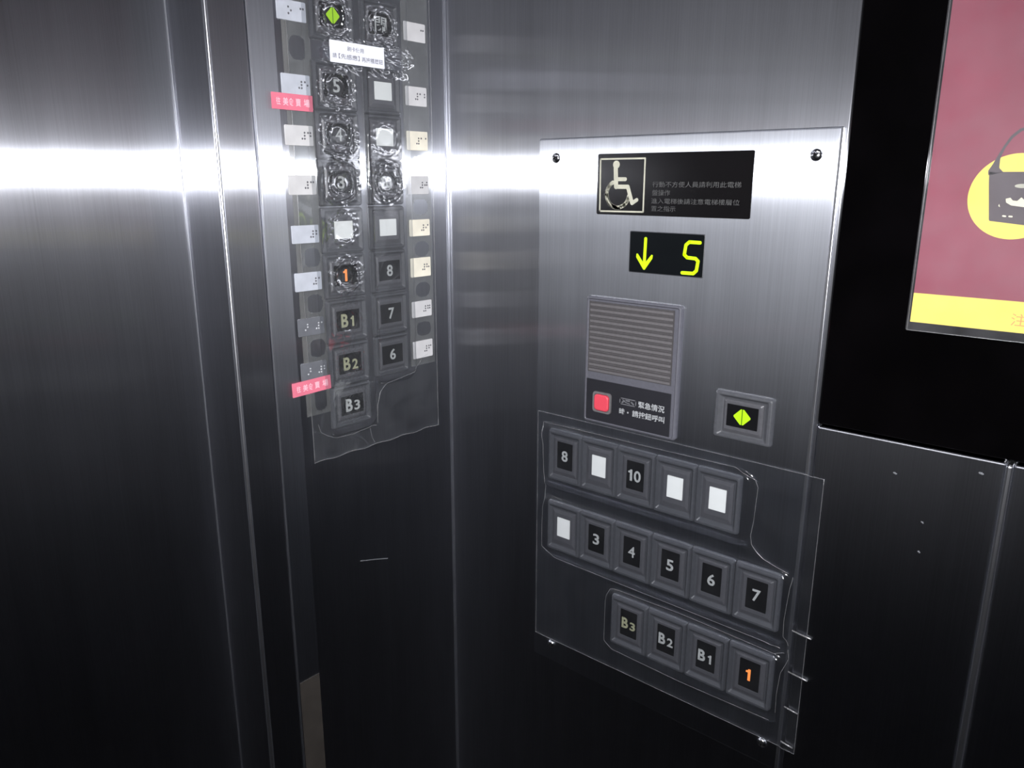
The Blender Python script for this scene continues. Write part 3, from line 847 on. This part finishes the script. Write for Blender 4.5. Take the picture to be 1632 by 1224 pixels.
P = [Pq(p) for p in half] + [Pq((2 * c0 - x, y)) for x, y in reversed(half)]
Q = [Pq(p) for p in reversed(inner)] + [Pq((2 * c0 - x, y)) for x, y in inner]
n = 8
def lerp_path(pp, m):
    L = [0]
    for a, b in zip(pp, pp[1:]): L.append(L[-1] + math.dist(a, b))
    o = []
    for k in range(m + 1):
        s = L[-1] * k / m
        i = max(j for j in range(len(L) - 1) if L[j] <= s + 1e-12)
        t = (s - L[i]) / max(1e-9, L[i + 1] - L[i])
        o.append((pp[i][0] + (pp[i + 1][0] - pp[i][0]) * t, pp[i][1] + (pp[i + 1][1] - pp[i][1]) * t))
    return o
P2, Q2 = lerp_path(P, 60), lerp_path(Q, 60)
for k in range(60):
    slab([P2[k], Q2[k], Q2[k + 1], P2[k + 1]], .0004, .00055, bm)
bag = child('handbag_picture', bm, BAGBLACK, po)
bm = bmesh.new()
slab([Pq(p) for p in ((.5075, 1.3398), (.5080, 1.3375), (.5110, 1.3357), (.5205, 1.3345), (.5300, 1.3357), (.5330, 1.3375), (.5335, 1.3398), (.5310, 1.3405), (.5300, 1.3385), (.5270, 1.3388), (.5250, 1.3408), (.5225, 1.3385), (.5205, 1.3388), (.5185, 1.3385), (.5160, 1.3408), (.5140, 1.3385), (.5115, 1.3388), (.5100, 1.3405))][::-1], .00055, .00062, bm)
slab([Pq(p) for p in ((.5040, 1.3352), (.5050, 1.3345), (.5043, 1.3365))], .00055, .00062, bm)
stroke(bm, [Pq((.5075, 1.3290)), Pq((.5088, 1.3288))], .0010, .00055, .00062)
stroke(bm, [Pq((.5110, 1.3288)), Pq((.5124, 1.3287))], .0010, .00055, .00062)
child('pale_motif', bm, BAGCREAM, bag)
bm = bmesh.new()
slab([Pq((.5155 + .0042 * math.cos(math.tau * k / 24), 1.3478 + .0013 * math.sin(math.tau * k / 24))) for k in range(24)], .00055, .00062, bm)
child('gold_emblem', bm, SIGNGOLD, bag)
child('writing', text_mesh('注意', .0692, .0085, .0180, .0082, .0004, .0001), ORANGEINK, po)
hd_ = thing('poster_holder', 'clear acrylic holder with bright cut edges in front of the maroon poster', 'holder', 'R', .4600, 1.2488, .0010)
child('sheet', slab(rrect(pw + .002, .57, .0008, 2, pw / 2, .285), .0018, .0030), ACRYL, hd_)
bm = bmesh.new()
tube(bm, [(0, .57, .0030), (0, .0, .0030), (pw + .002, 0, .0030)], .00028)
box(bm, -.0002, .0002, 0, .57, .0018, .0030); box(bm, 0, pw, -.0002, .0002, .0018, .0030)
child('cut_edge', bm, EDGE, hd_)

# ------------------------------------------------------------------ wear: fine scratches and nicks on the steel
SCR = plain('bare_scratch', (0.30, 0.31, 0.33), 0.35, 0.5, 0.6)
def nick(wall, pts, w, label, z=0.0):
    bm = bmesh.new()
    stroke(bm, pts, w, 0, .00012, 4)
    o = solo('scratch_mark', bm, SCR, wall, 0, 0, z)
    tag(o, label, 'scratch')
nick('L', [(-.1390, .9655), (-.1200, .9600), (-.1030, .9545)], .0009, 'short pale horizontal scratch on the operating panel well below the B3 button')
nick('R', [(.4640, 1.1418), (.4656, 1.1412)], .0011, 'small bright nick near the top of the lower steel panel', .0036)
nick('R', [(.4868, 1.1092), (.4880, 1.1084)], .0009, 'small nick in the middle of the lower steel panel, upper of a close pair', .0036)
nick('R', [(.4874, 1.0856), (.4886, 1.0850)], .0009, 'small nick in the middle of the lower steel panel, lower of a close pair', .0036)
nick('R', [(.5180, 1.1553), (.5200, 1.1548)], .0013, 'bright nick high on the lower steel panel beside the upright seam strip', .0036)
bpy.context.view_layer.update()
